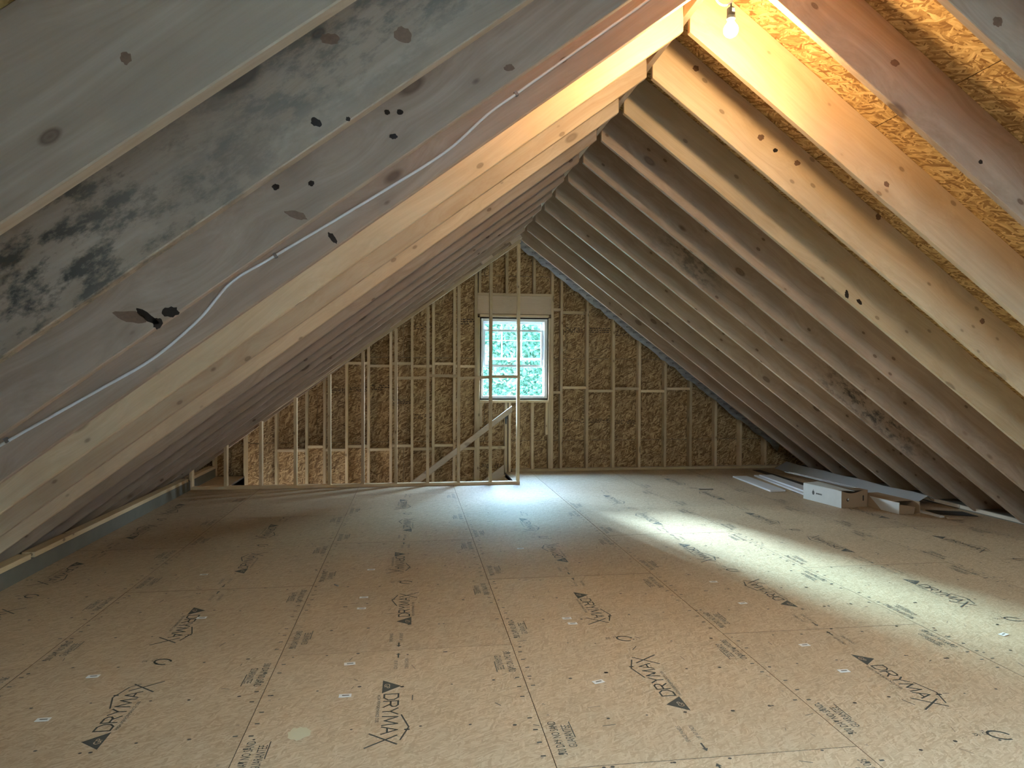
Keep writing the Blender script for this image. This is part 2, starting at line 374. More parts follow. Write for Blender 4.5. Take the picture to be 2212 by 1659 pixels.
class Flat:
    def __init__(s): s.v, s.f = [], []
    def put(s, geo, ang=0.0, at=(0, 0), z=0.0006):
        vs, fs = geo; c, sn = math.cos(ang), math.sin(ang); k = len(s.v)
        s.v += [(x * c - y * sn + at[0], x * sn + y * c + at[1], z) for x, y in vs]; s.f += [tuple(i + k for i in f) for f in fs]
    def both(s, geo, ang, at):
        s.put(geo, ang, at); s.put(geo, ang + math.pi, (-at[0], -at[1]))
    def rel(s, w_, l_, at): s.put(([(-w_ / 2, -l_ / 2), (w_ / 2, -l_ / 2), (w_ / 2, l_ / 2), (-w_ / 2, l_ / 2)], [(0, 1, 2, 3)]), 0, at)
    def me(s, name): return mesh(name, s.v, s.f)

def drymax():
    """stroke lettering of the big word, running along +x, letters 0.062 high"""
    h_, g = 0.064, []
    L = {'D': [[(0, 0), (0, 1), (.55, 1), (.85, .72), (.85, .28), (.55, 0), (0, 0)]],
         'R': [[(0, 0), (0, 1), (.6, 1), (.8, .85), (.8, .62), (.6, .48), (0, .48)], [(.42, .48), (.85, 0)]],
         'Y': [[(0, 1), (.42, .5), (.84, 1)], [(.42, .5), (.42, 0)]],
         'M': [[(0, 0), (.12, 1), (.5, .15), (.88, 1), (1, 0)]],
         'A': [[(0, 0), (.45, 1), (.9, 0)], [(.18, .36), (.72, .36)]],
         'X': [[(-.25, -.75), (.95, 1)], [(0.05, 1), (1.15, -.95)]]}
    x = 0.0; out = ([], [])
    def acc(geo):
        k = len(out[0]); out[0].extend(geo[0]); out[1].extend(tuple(i + k for i in f) for f in geo[1])
    for ch in 'DRYMAX':
        wd = 0.066 if ch not in 'MX' else 0.078
        for st_ in L[ch]: acc(stroke([(x + a * wd, b_ * h_) for a, b_ in st_], 0.0085))
        x += wd * (1.0 if ch in 'MX' else 0.86) + 0.0135
    acc(stroke([(0.205, 0.080), (0.315, 0.112), (0.415, 0.078)], 0.007))     # the roof line over the word
    acc(stroke([(0.335, 0.112), (0.335, 0.098)], 0.012))
    t_ = text_geo('HIGH PERFORMANCE OSB', 0.021, 1.05); acc(([(a + 0.0, b_ - 0.030) for a, b_ in t_[0]], t_[1]))
    return out
WORD = drymax()
TRI = ([(-0.150, -0.012), (-0.012, -0.012), (-0.081, 0.075)], [(0, 1, 2)])
GP = text_geo('GP', 0.040, 0.95)
LOGO_C = stroke([(0.045 * math.cos(t_), 0.032 * math.sin(t_)) for t_ in [R(a) for a in range(40, 330, 20)]], 0.010)
TXT500 = text_geo('500 DAY NO SAND', 0.050, 0.62); TXTG = text_geo('GUARANTEE', 0.050, 0.62)
SP1 = text_geo('SPACE PANELS', 0.026, 0.75); SP2 = text_geo('1/8" AT ENDS', 0.026, 0.75)
ARROW = ([(0, -.004), (.040, -.004), (.040, -.013), (.062, 0), (.040, .013), (.040, .004), (0, .004)], [(0, 1, 2, 3, 4, 5, 6)])

def sheet_print(center=True, left=True, right=True):
    fl, fg = Flat(), Flat(); hl = SL / 2; hw = SW / 2
    # far half reads towards -y with letter tops to +x; near half is the same turned about
    A = -math.pi / 2
    if center:
        y1 = hl - 0.52
        cx = -0.055
        fl.both(WORD, A, (cx, y1)); fl.both(TRI, A, (cx, y1))
        fg.both(GP, A, (cx - 0.004, y1 + 0.110))
        fl.both(ARROW, -A, (0.0, hl - 0.105)); fl.both(SP1, A, (0.035, hl - 0.12)); fl.both(SP2, A, (-0.02, hl - 0.13))
        fl.put(LOGO_C, -0.5, (0.03, 0.0)); fl.put(text_geo('IS', 0.035, 1.0), A, (-0.075, 0.03)); fl.put(text_geo('TO', 0.028, 1.0), A, (-0.03, 0.05))
    def edge(sgn, ang, ystart, d_):
        # two lines of print along a long edge
        fl.put(TXT500, ang, (sgn * (hw - 0.062) , ystart))
        fl.put(TXTG, ang, (sgn * (hw - 0.062 - 0.052), ystart + d_ * 0.05))
        x_ = sgn * (hw - 0.062 - 0.058); fl.rel(0.0045, 0.13, (x_, ystart + d_ * 0.19))
    if left:
        for ys in (-hl + 0.09, 0.09): edge(-1, math.pi / 2, ys, 1)
    if right:
        for ys in (hl - 0.09, -0.09): edge(1, -math.pi / 2, ys, -1)
    rnd = random.Random(5)
    for sgn, on in ((-1, left), (1, right)):
        if not on: continue
        for i in range(23):
            y_ = -hl + 0.10 + i * 0.1016
            if rnd.random() < .65: fl.rel(0.020, 0.010, (sgn * (hw - 0.028 - rnd.random() * .01), y_))
            if rnd.random() < .3: fl.put(text_geo(rnd.choice(['16', '24', '19']), 0.020, .8), sgn * -math.pi / 2, (sgn * (hw - 0.05), y_))
    return fl, fg
PR = {}
def prints(c, l, r_):
    if (c, l, r_) not in PR:
        fl, fg = sheet_print(c, l, r_)
        a = fl.me('printed_lettering'); a.materials.append(M['ink_faint'] if False else M['ink']); bme = None
        if fg.v:
            bme = fg.me('printed_monogram'); bme.materials.append(M['osb_floor'])
        PR[(c, l, r_)] = (a, bme)
    return PR[(c, l, r_)]

# ------------------------------------------------------------------ floor sheets
def sheet(x0, x1, y0, y1, c=True, l=True, r_=True):
    g = 0.0016; cx, cy = (x0 + x1) / 2, (y0 + y1) / 2
    mbp = MB(); pieces = floor_rects(x0 + g, x1 - g, y0 + g, y1 - g)
    if not pieces: return
    dz = random.uniform(-0.0008, 0.0)
    for po in pieces: mbp.prism([(a - cx, b_ - cy) for a, b_ in po], -0.006, dz, 'z')
    o = mbp.ob('floor_panel', M['osb_floor'], floor); o.location = (cx, cy, 0)
    o.data.materials.append(M['edge_seal'])
    for p_ in o.data.polygons:
        if abs(p_.normal.z) < .5: p_.material_index = 1
    if abs((y1 - y0) - SL) < 0.02 and (y1 < HY0 or x0 > HX1) :
        full = abs(x1 - x0 - SW) < 0.02
        a, bme = prints(c and full, l, r_ and full)
        sub = [link('printed_lettering', a, o)]
        if bme: q_ = link('printed_monogram', bme, o); q_.location = (0, 0, 0.0005)
        if not full: sub[0].location = (-(SW - (x1 - x0)) / 2 * -1, 0, 0)
    rnd = random.Random(int((x0 + 9) * 1000 + (y0 + 9) * 77))
    mn = MB(); yj = math.ceil((y0 - 0.3) / 0.4064) * 0.4064 + 0.1
    while yj < y1 - 0.02:
        if yj > y0 + 0.02:
            xj = x0 + 0.03
            while xj < x1 - 0.01:
                px, py = xj + rnd.uniform(-.03, .03), yj + rnd.uniform(-.035, .035)
                if not (HX0 - .03 < px < HX1 + .03 and py > HY0 - .03) and x0 + .01 < px < x1 - .01 and y0 + .01 < py < y1 - .01:
                    for _ in range(1 if rnd.random() < .8 else 2):
                        rr = rnd.uniform(.0045, .0085); a0 = rnd.random()
                        ox = rnd.uniform(-.02, .02)
                        mn.add([(px + ox - cx + rr * math.cos(a0 + k * math.pi / 3) * 1.25, py - cy + rr * math.sin(a0 + k * math.pi / 3), .0009) for k in range(6)], [tuple(range(6))])
                xj += rnd.uniform(.17, .24)
        yj += 0.4064
    if mn.v: link('nail_heads', mn.me('nail_heads'), o, M['nail'], kind='stuff')

cols = [XS + k * SW for k in range(-3, 5)]
for ci, x0 in enumerate(cols):
    x1 = x0 + SW if ci < len(cols) - 1 else 6.30
    odd = (ci % 2 == 0)                      # columns alternate by half a sheet
    ys = 3.80 - 3 * SL if odd else 2.575 - 3 * SL
    while ys < YG:
        a, b_ = max(ys, YB), min(ys + SL, YG + 0.02)
        if b_ - a > 0.05: sheet(x0, x1, a, b_)
        ys += SL

# ------------------------------------------------------------------ ceiling: roof shell, sheathing sheets, rafters, ridge
mb = MB(); o0 = DV + 0.018
YF, YE = YB - 0.2, 10.78
for s in (-1, 1):
    run = 5.3
    a = (XR, ZR + o0); bq = (XR + s * run, ZR + o0 - P * run); cq = (XR + s * run, ZR + o0 - P * run + 0.12); dq = (XR, ZR + o0 + 0.12)
    mb.prism([a, bq, cq, dq], YF, YE)
ceiling = structure('ceiling', mb, M['roofing'])
def slope_sheet(s, d0, d1, y0, y1):
    """sheathing sheet on the underside plane, d = distance down the slope from the ridge line"""
    g = 0.0025; mbp = MB(); mbp.box(-(y1 - y0) / 2 + g, (y1 - y0) / 2 - g, -(d1 - d0) / 2 + g, (d1 - d0) / 2 - g, 0, 0.013)
    o = mbp.ob('sheathing_panel', M['osb_roof'], ceiling)
    dn = Vector((s * CT, 0, -ST)); nrm = Vector((s * ST, 0, CT)); yv = nrm.cross(Vector((0, 1, 0))) ; xv = Vector((0, 1, 0))
    mm = Matrix((xv, nrm.cross(xv), nrm)).transposed().to_4x4()
    mm.translation = Vector((XR, (y0 + y1) / 2, ZR + DV)) + dn * ((d0 + d1) / 2)
    o.matrix_basis = mm
for s in (-1, 1):
    for r_, (d0, d1) in enumerate(((0.0, 0.19), (0.19, 1.41), (1.41, 2.63), (2.63, 3.85), (3.85, 5.07), (5.07, 6.29))):
        y = YB - (0 if r_ % 2 else 1.2192) + 0.0
        while y < 10.7:
            slope_sheet(s, d0, d1, max(y, YB - .1), min(y + 2.4384, 10.7)); y += 2.4384

def rafter(s, y, mat, **props):
    """2 x 12 with plumb cut at the ridge; local x runs down the slope, local z across it"""
    th = 0.038; Ln = 5.95; x0 = 0.019 / CT
    # profile in (x,z): underside z=0, top z=RD, plumb end
    sh = RD * math.tan(TH)
    prof = [(x0, 0.0), (Ln, 0.0), (Ln + 0.0, RD), (x0 - sh, RD)]
    half = Ln / 2
    mbp = MB(); mbp.prism([(a - half, z - RD / 2) for a, z in prof], 0, th)
    o = mbp.ob('rafter', mat, ceiling, bevel=0.003, **props)
    dn = Vector((s * CT, 0, -ST)); nrm = Vector((s * ST, 0, CT)); 
    ya = nrm.cross(dn)                       # +-y
    mm = Matrix((dn, ya, nrm)).transposed().to_4x4()
    org = Vector((XR, y if ya.y > 0 else y + th, ZR)) + dn * half + nrm * (RD / 2)
    mm.translation = org
    o.matrix_basis = mm
    return o
RAFT = {}
for k in range(-7, 11):
    for s in (-1, 1):
        y = Y0 + k * RS
        if s == -1 and k == -4: y = 1.335
        mat, pr = M['rafter'], {}
        if s == -1 and k == -3: mat, pr = M['rafter_mould'], dict(label='rafter blotched with grey and brown mould stains')
        if s == 1 and k == 5: mat, pr = M['rafter_spots'], dict(label='rafter with black mould patches halfway down')
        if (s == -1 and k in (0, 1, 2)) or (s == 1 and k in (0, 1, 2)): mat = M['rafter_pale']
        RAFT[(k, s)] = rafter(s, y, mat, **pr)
M['knot'] = plain('black_knot', (0.018, 0.010, 0.006), 0.7); M['knot_red'] = plain('red_knot', (0.26, 0.145, 0.085), 0.65, 90, 0.9)
KN = [(-0.874, 1.666, 0.0493, 0.0125, -35, -2, -1, 'k'), (-0.842, 1.645, 0.016, 0.020, 0, -2, -1, 'k'), (-0.8, 1.683, 0.0279, 0.0181, 10, -2, -1, 'k'), (-0.925, 1.665, 0.0542, 0.0197, -12, -2, -1, 'r'), (-0.393, 2.022, 0.0394, 0.0131, -15, -2, -1, 'r'), (-0.338, 2.059, 0.0286, 0.0123, -55, -1, -1, 'k'),
      (-0.247, 2.132, 0.0112, 0.0149, 60, -3, -1, 'k'), (-0.166, 2.145, 0.0062, 0.0062, 0, -3, -1, 'k'), (-0.024, 2.372, 0.0274, 0.0224, 0, -3, -1, 'r'), (-0.213, 2.349, 0.0249, 0.0162, 0, -3, -1, 'r'), (-0.499, 2.035, 0.0096, 0.0114, 0, -4, -1, 'r'), (0.341, 2.568, 0.0214, 0.0131, 10, -2, -1, 'r'),
      (-0.043, 2.391, 0.0115, 0.0099, 0, -2, -1, 'k'), (-0.087, 2.387, 0.0099, 0.0099, 0, -2, -1, 'k'), (-0.065, 2.305, 0.0148, 0.0099, 0, -2, -1, 'k'), (-0.343, 2.131, 0.0115, 0.0099, 0, -2, -1, 'k'), (-0.46, 2.114, 0.0131, 0.0115, 0, -2, -1, 'k'),
      (3.255, 2.086, 0.0165, 0.033, 10, 2, 1, 'k'), (3.358, 2.0325, 0.029, 0.0162, -40, 2, 1, 'k'), (1.792, 3.431, 0.0227, 0.0199, 0, 1, 1, 'r'), (2.239, 3.016, 0.0227, 0.0199, 0, 1, 1, 'r'), (2.339, 2.937, 0.017, 0.0142, 0, 1, 1, 'k'), (2.492, 2.863, 0.0227, 0.0199, 0, 1, 1, 'r'),
      (3.074, 2.534, 0.0199, 0.0227, 0, 1, 1, 'r'), (3.859, 1.849, 0.0199, 0.0199, 0, 1, 1, 'r'), (2.279, 2.872, 0.0214, 0.0214, 0, -2, 1, 'r'), (2.286, 2.974, 0.0245, 0.0184, 0, -1, 1, 'r'), (2.691, 2.573, 0.0195, 0.0146, -40, 0, 1, 'r'), (2.751, 2.524, 0.0123, 0.0123, 0, -1, 1, 'k')]
krnd = random.Random(21)
for x, z, a_, b_, ang, k, sd, tp in KN:
    yk = 1.335 if (k == -4 and sd == -1) else Y0 + k * RS
    c_, s_ = math.cos(R(ang)), math.sin(R(ang)); pts = []
    for i in range(18):
        t_ = R(i * 20); q_ = krnd.uniform(.78, 1.12); u_, v_ = a_ * q_ * math.cos(t_), b_ * q_ * math.sin(t_); pts.append((x + u_ * c_ - v_ * s_, yk - .0006, z + u_ * s_ + v_ * c_))
    mbk = MB(); mbk.add(pts, [tuple(range(18))]); rf = RAFT[(k, sd)]
    o = link('knot', mbk.me('knot'), rf, M['knot'] if tp == 'k' else M['knot_red']); o.matrix_parent_inverse = rf.matrix_basis.inverted()
mb = MB(); mb.box(-5.9, 5.9, -0.019, 0.019, -0.14, 0.14)
rb = mb.ob('ridge_board', M['rafter'], ceiling, bevel=0.002)
rb.matrix_basis = Matrix.Translation((XR, 4.8, ZR + 0.20)) @ Matrix.Rotation(R(90), 4, 'Z')

# ------------------------------------------------------------------ eave plates
def eave(name, xin, s):
    """grey board on edge with a light plate lying on it, along the eave"""
    mbp = MB(); mbp.box(min(xin, xin + s * 0.5), max(xin, xin + s * 0.5), YB, YG - 0.01, -0.005, 0.02)
    st_ = structure(name, mbp, M['eave'])
    return st_
tl = eave('trim_1', -2.735, -1)
mbp = MB(); mbp.box(5.985, 6.30, YB, YG - 0.01, 0.0005, 0.010); tr = structure('trim_2', mbp, M['eave'])
board('rim_board', tl, (-2.742, YB + .02, 0.058), (-2.742, YG - .03, 0.058), 0.116, 0.02, M['eave'])
for a, b_ in ((YB + .02, 2.2), (2.22, 5.55), (5.60, 9.2), (9.36, 10.4)):
    board('top_plate', tl, (-2.78, a, 0.135), (-2.78, b_, 0.135), 0.038, 0.09, M['stud'])
for a, b_ in ((YB + .02, 3.1), (3.12, 7.0), (7.01, 10.4)):
    board('top_plate', tr, (6.0, a, 0.0285), (6.0, b_, 0.0285), 0.036, 0.030, M['plate_edge'])
    board('rim_board', tr, (6.13, a, 0.0265), (6.13, b_, 0.0265), 0.032, 0.225, M['eave'])

# ------------------------------------------------------------------ far gable wall
mb = MB()
for po in minus_rect(under_roof(rect(-3.7, 6.7, -0.3, 4.2), -0.02), WX0 - .03, WX1 + .03, WZ0 - .03, WZ1 + .03): mb.prism(po, YS + 0.013, YS + 0.05)
mb.prism(rect(HX0 - .2, HX1 + .3, -2.9, -0.3), YS + 0.013, YS + 0.05)
wf = structure('wall_far', mb, M['outer'])
zs = [-2.9, -1.99, -0.77, 0.455, 1.70, 2.935, 4.2]
for r_, (z0, z1) in enumerate(zip(zs, zs[1:])):
    x = -3.8 - (0 if r_ % 2 else 1.2)
    while x < 6.7:
        x0, x1 = x, x + 2.44; x = x1
        if z1 <= 0 and (x0 > HX1 + .3): continue
        po = rect(x0 + .003, x1 - .003, z0 + .004, z1 - .004); po = under_roof(po, 0.01)
        if z1 > 0: po = clip(po, 0, -1, 0.9) if False else po
        if len(po) < 3: continue
        pcs = minus_rect(po, WX0 - .03, WX1 + .03, WZ0 - .03, WZ1 + .03)
        cx, cz = (x0 + x1) / 2, (z0 + z1) / 2
        mbp = MB()
        # local xy plane = wall plane (x, z), local z points out of the room
        for q_ in pcs: mbp.prism([(a - cx, b_ - cz) for a, b_ in q_], 0, 0.012, 'z')
        if not mbp.v: continue
        o = mbp.ob('sheathing_panel', M['osb_wall'], wf)
        o.matrix_basis = Matrix.Translation((cx, YS + 0.012, cz)) @ Matrix.Rotation(R(90), 4, 'X')
YM = (YG + YS) / 2; SD = YS - YG - 0.002; SWd = 0.038
def roofz(x): return ZR - P * abs(x - XR)
def gstud(x, z0=None, z1=None, name='stud', mat=None, wd=SWd, lab=None):
    lo = (0.04 if x > HX1 else -2.6) if z0 is None else z0
    hi = roofz(x) + 0.20 if z1 is None else z1
    o = board(name, wf, (x, YM, lo), (x, YM, hi), wd, SD, mat or M['stud'], upv=(1, 0, 0))
    return o
LEFT = [-2.764, -2.344, -1.918, -1.495, -1.246, -0.934, -0.623, -0.305, 0.004, 0.314, 0.623, 0.942]
RIGHT = [2.090, 2.233] + [2.633 + .4115 * k for k in range(0, 8)]
for x in LEFT + RIGHT: gstud(x)
for x in (0.978, 2.053): gstud(x, 0.04 if x > 1.5 else -2.6, 2.30, 'jack_stud')
for x, mt in ((0.996, 'stud'), (1.40, 'stud'), (1.815, 'stud')): gstud(x, 2.665, None, 'cripple_stud')
for x, z0 in ((1.395, -0.2), (1.448, -0.0), (1.795, 0.04)): gstud(x, z0, 1.035, 'cripple_stud')
gstud(1.017, 0.68, 1.035, 'cripple_stud'); gstud(2.012, 0.55, 1.035, 'cripple_stud')
board('window_sill_plate', wf, (0.9985, YM, 1.055), (2.035, YM, 1.055), 0.038, SD, M['stud'])
board('head_plate', wf, (0.998, YM, 2.330), (2.034, YM, 2.330), 0.038, SD, M['stud'])
board('header', wf, (0.962, YM + .004, 2.490), (2.072, YM + .004, 2.490), 0.270, SD - .01, M['ply'])
board('header_plate', wf, (0.962, YM, 2.646), (2.072, YM, 2.646), 0.038, SD, M['stud'])
board('bottom_plate', wf, (HX1 + .11, YM, 0.0195), (5.95, YM, 0.0195), 0.037, SD, M['stud'])
board('bottom_plate', wf, (-2.7, YM, -2.62), (HX1 + .11, YM, -2.62), 0.037, SD, M['stud'])
# fire blocking between the studs
def block(x0, x1, z, par=None, y=None, mat=None, t_=None):
    board('fire_block', par or wf, (x0 + SWd / 2 + .001, y or YM, z), (x1 - SWd / 2 - .001, y or YM, z), 0.038, t_ or SD, mat or M['stud'])
rs = RIGHT
block(rs[0], rs[1], 2.435); block(rs[1], rs[2], 2.395)
for i in range(0, 7):
    zb = (1.188, 1.260, 1.210, 1.245, 1.208, 1.244)[i] if i < 6 else None
    if zb: block(rs[i], rs[i + 1], zb)
for i in range(5, 11): block(LEFT[i], LEFT[i + 1], 1.595 + (0.016 if i % 2 else -0.022))
for i in range(2, 11): block(LEFT[i], LEFT[i + 1], 0.405 if i % 2 else 0.355)
block(0.978, 1.395, 0.365)
# faint print on the wall sheathing
rnd = random.Random(3)
def wall_print(x0, x1, z0, z1):
    fl = Flat(); x = x0
    rows = 3; rh = (z1 - z0) / rows
    for r_ in range(rows):
        x = x0
        while x < x1:
            wd = rnd.uniform(.012, .05)
            if rnd.random() < .78: fl.put(([(x, z0 + r_ * rh), (x + wd, z0 + r_ * rh), (x + wd, z0 + (r_ + .55) * rh), (x, z0 + (r_ + .55) * rh)], [(0, 1, 2, 3)]))
            x += wd + rnd.uniform(.006, .02)
    me = mesh('printed_marks', [(a, YS - 0.0012, b_) for a, b_, _ in fl.v], fl.f)
    link('printed_marks', me, wf, M['ink_osb'], kind='stuff')
for a in ((2.26, 2.60, 2.10, 2.19), (2.66, 3.02, 2.10, 2.19), (3.08, 3.24, 2.06, 2.14), (2.12, 2.21, .73, .80), (2.26, 2.6, .72, .79), (2.66, 3.02, .72, .79), (3.08, 3.4, .70, .77),
          (-0.90, -0.66, 1.20, 1.27), (-.58, -.33, 1.22, 1.31), (-1.22, -.96, 1.18, 1.25), (.04, .29, .80, .87), (-.27, -.03, 1.02, 1.09), (.66, .92, 2.2, 2.3), (1.05, 1.37, .05, .12), (.04, .28, 2.12, 2.2)):
    wall_print(*a)

# house wrap turned in over the raked right edge of the wall
def wrap_strip(x0, x1, n, low, high, y_):
    vs, fs = [], []
    rnd = random.Random(9); 
    for i in range(n + 1):
        x = x0 + (x1 - x0) * i / n; z = ZR - P * abs(x - XR)
        j = rnd.uniform(-.022, .022); jj = rnd.uniform(-.006, .006)
        for t_ in range(4):
            f_ = t_ / 3; vs.append((x - 0.04 * (1 - f_), y_ - 0.035 * math.sin(f_ * 3.0) + jj * (1 - f_), z + low + j * (1 - f_) + (high - low) * f_))
    for i in range(n):
        for t_ in range(3): a = i * 4 + t_; fs.append((a, a + 4, a + 5, a + 1))
    return mesh('house_wrap', vs, fs)
wme = wrap_strip(1.62, 5.75, 60, 0.085, 0.38, YG - 0.02)
for p_ in wme.polygons: p_.use_smooth = True
wr = link('house_wrap', wme, wf, M['wrap'])
sm = wr.modifiers.new('thick', 'SOLIDIFY'); sm.thickness = 0.002
tx = text_geo('TYPAR', 0.038, 0.74, 1.05)
mbw = MB()
x = 1.70
while x < 5.5:
    # upside-down words, one above the other down the rake
    z = ZR - P * abs(x - XR) + 0.148
    mbw.add([(x + 0.04 - a, YG - 0.068, z - b_) for a, b_ in tx[0]], tx[1]); x += 0.104
link('printed_name', mbw.me('printed_name'), wr, M['black'], kind='stuff')
wme2 = None

# ------------------------------------------------------------------ window in the far gable
mb = MB()
yo0, yo1 = YG + 0.03, YS + 0.06
ft, fr_ = 0.030, 0.045
mb.box(WX0 + .014, WX0 + .014 + ft, yo0, yo1, WZ0 + .012, WZ1 - .012); mb.box(WX1 - .012 - fr_, WX1 - .012, yo0, yo1, WZ0 + .012, WZ1 - .012)
mb.box(WX0 + .014 + ft, WX1 - .012 - fr_, yo0, yo1, WZ0 + .012, WZ0 + .05); mb.box(WX0 + .014 + ft, WX1 - .012 - fr_, yo0, yo1, WZ1 - .055, WZ1 - .012)
win = structure('window_1', mb, M['vinyl'], bevel=0.003)
mb = MB()
for a in ((WX0 - .03, WX0 + .013, WZ0 - .03, WZ1 + .03), (WX1 - .011, WX1 + .03, WZ0 - .03, WZ1 + .03), (WX0 + .013, WX1 - .011, WZ0 - .03, WZ0 + .011), (WX0 + .013, WX1 - .011, WZ1 - .011, WZ1 + .03)):
    mb.box(a[0], a[1], YS - .02, YS + .045, a[2], a[3])
mb.ob('shim_gap', M['dark'], win)
IX0, IX1 = WX0 + .014 + ft, WX1 - .012 - fr_
def sash(name, z0, z1, y, ty, sw, sb, st_, grid):
    mbp = MB(); mbp.box(IX0 + .004, IX0 + sw, y, y + ty, z0, z1); mbp.box(IX1 - sw, IX1 - .004, y, y + ty, z0, z1)
    mbp.box(IX0 + sw, IX1 - sw, y, y + ty, z0, z0 + sb); mbp.box(IX0 + sw, IX1 - sw, y, y + ty, z1 - st_, z1)
    o = mbp.ob(name, M['vinyl'], win, bevel=0.002)
    mg = MB(); mg.box(IX0 + sw - .004, IX1 - sw + .004, y + ty * .45, y + ty * .55, z0 + sb - .004, z1 - st_ + .004); mg.ob('pane', M['glass'], o)
    if grid:
        for x in (1.345, 1.642):
            q_ = MB(); q_.box(x - .008, x + .008, y + ty * .3, y + ty * .7, z0 + sb, z1 - st_); q_.ob('muntin', M['vinyl'], o)
        q_ = MB(); q_.box(IX0 + sw, IX1 - sw, y + ty * .3, y + ty * .7, 1.962, 1.976); q_.ob('muntin', M['vinyl'], o)
sash('upper_sash', 1.675, 2.245, YS + .022, .030, .032, .034, .030, True)
sash('lower_sash', 1.567, 2.130, YS - .022, .034, .036, .036, .030, False)

# ------------------------------------------------------------------ near gable wall, behind the camera
mb = MB()
for po in minus_rect(under_roof(rect(-3.7, 6.7, -0.3, 4.2), -0.02), BWX0, BWX1, BWZ0, BWZ1): mb.prism(po, YB - 0.07, YB - 0.02)
wn = structure('wall_near', mb, M['osb_wall'])
mb = MB()
for a in ((BWX0, BWX0 + .05, BWZ0, BWZ1), (BWX1 - .05, BWX1, BWZ0, BWZ1), (BWX0 + .05, BWX1 - .05, BWZ0, BWZ0 + .05), (BWX0 + .05, BWX1 - .05, BWZ1 - .05, BWZ1), (BWX0 + .05, BWX1 - .05, 1.70, 1.75)):
    mb.box(a[0], a[1], YB - .10, YB - .03, a[2], a[3])
win2 = structure('window_added', mb, M['vinyl'])  # unseen window, added to light the near floor and rafters
mg = MB(); mg.box(BWX0 + .045, BWX1 - .045, YB - .07, YB - .066, BWZ0 + .045, BWZ1 - .045); mg.ob('pane', M['glass'], win2)

# ------------------------------------------------------------------ partition of studs in front of the stairs
mb = MB(); mb.box(-3.02, 1.425, YP, YP + 0.089, 0.001, 0.039)
wp = structure('wall_middle', mb, M['stud'], bevel=0.0015)
PY = YP + 0.0445
def rake(x): return 0.055 + (x + 3.03) * 0.7085        # underside of the raked top plate
STUDS = [-2.729, -2.316, -1.891, -1.467, -1.046, -0.625, -0.204, 0.207, 0.611, 1.033, 1.402]
for x in STUDS:
    board('stud', wp, (x, PY, 0.040), (x, PY, rake(x) - 0.008), SWd, 0.088, M['stud'], upv=(1, 0, 0))
off = 0.019 / math.cos(math.atan(0.7085))
board('top_plate', wp, (-3.0, PY, rake(-3.0) + off), (1.42, PY, rake(1.42) + off), 0.038, 0.088, M['stud'], upv=(0, 0, 1))
for i in range(6, 10): board('fire_block', wp, (STUDS[i] + .020, PY, (1.405, 1.442, 1.403, 1.430)[i - 6]), (STUDS[i + 1] - .020, PY, (1.412, 1.436, 1.425, 1.430)[i - 6]), 0.038, 0.088, M['stud'])
for x in (-2.35, -1.75, -1.05, -0.22, 0.47, 0.98, 1.36):
    z = rake(x) + 2 * off
    board('nailing_block', wp, (x - .07, PY, z - .05 + .03), (x + .07, PY, z + .05 + .03), 0.05, 0.07, M['rail'])

# ------------------------------------------------------------------ stairs going down, stair well, handrail
mb = MB()
mb.box(HX0 - .02, HX1, HY0 - .03, HY0, -2.9, -0.022); mb.box(HX1, HX1 + .03, HY0, YG + .09, -2.9, -0.022); mb.box(HX0 - .03, HX0, HY0, YG + .09, -2.9, -0.022)
mb.box(HX0 - .1, HX1 + .1, HY0 - .1, YS + .02, -2.95, -2.9)
ws = structure('wall_stairwell', mb, M['drywall'])
stp = D.objects.new('staircase', None); COL.objects.link(stp); stp.location = (HX1, (HY0 + YG) / 2, -0.02)
stp['label'] = 'wooden stairs going down through the floor opening behind the stud partition'; stp['category'] = 'stairs'
def part_of(root, mbp, name, mat, **k):
    lo = root.location; mbp.v = [(a - lo[0], b_ - lo[1], c - lo[2]) for a, b_, c in mbp.v]
    return mbp.ob(name, mat, root, **k)
for i in range(12):
    x1 = HX1 - .002 - i * .25; zt = -0.03 - (i + 1) * .187
    q_ = MB(); q_.box(x1 - .275, x1 - .002, HY0 + .045, YG - .072, zt - .028, zt); part_of(stp, q_, 'tread', M['stud'], bevel=.002)
    q_ = MB(); q_.box(x1 - .016, x1 - .002, HY0 + .045, YG - .072, zt + .001, zt + .158); part_of(stp, q_, 'riser', M['ply'])
for yy in (HY0 + .006, YG - .068):
    q_ = MB(); L_ = 3.0
    q_.prism([(HX1 - .004, -0.03), (HX1 - .004 - L_, -0.03 - L_ * .745), (HX1 - .004 - L_, -.33 - L_ * .745), (HX1 - .004, -.33)], yy, yy + .036)
    part_of(stp, q_, 'stringer', M['stud'])
q_ = MB(); q_.prism([(HX1 - .02, 0.115), (HX1 - .02 - 2.9, 0.115 - 2.9 * .745), (HX1 - .02 - 2.9, -.10 - 2.9 * .745), (HX1 - .02, -.10)], YG - .030, YG - .004); part_of(stp, q_, 'skirt_board', M['rail'])

hr = D.objects.new('handrail', None); COL.objects.link(hr); hr.location = (0.6, 10.30, 0.0)
hr['label'] = 'pale lumber handrail sloping down to the stairs below the window'; hr['category'] = 'handrail'
mbp = MB(); mbp.prism([(1.462, 0.905), (1.462, 0.995), (-0.95, 0.995 - 2.412 * .745), (-0.95, 0.880 - 2.412 * .745)], 10.285, 10.323); part_of(hr, mbp, 'rail', M['rail'], bevel=.003)
mbp = MB(); mbp.box(1.372, 1.402, 10.322, YG - .002, .80, .845); mbp.prism([(1.372, .845), (1.402, .845), (1.395, .72), (1.380, .72)], 10.40, YG - .002); part_of(hr, mbp, 'bracket', M['black'])

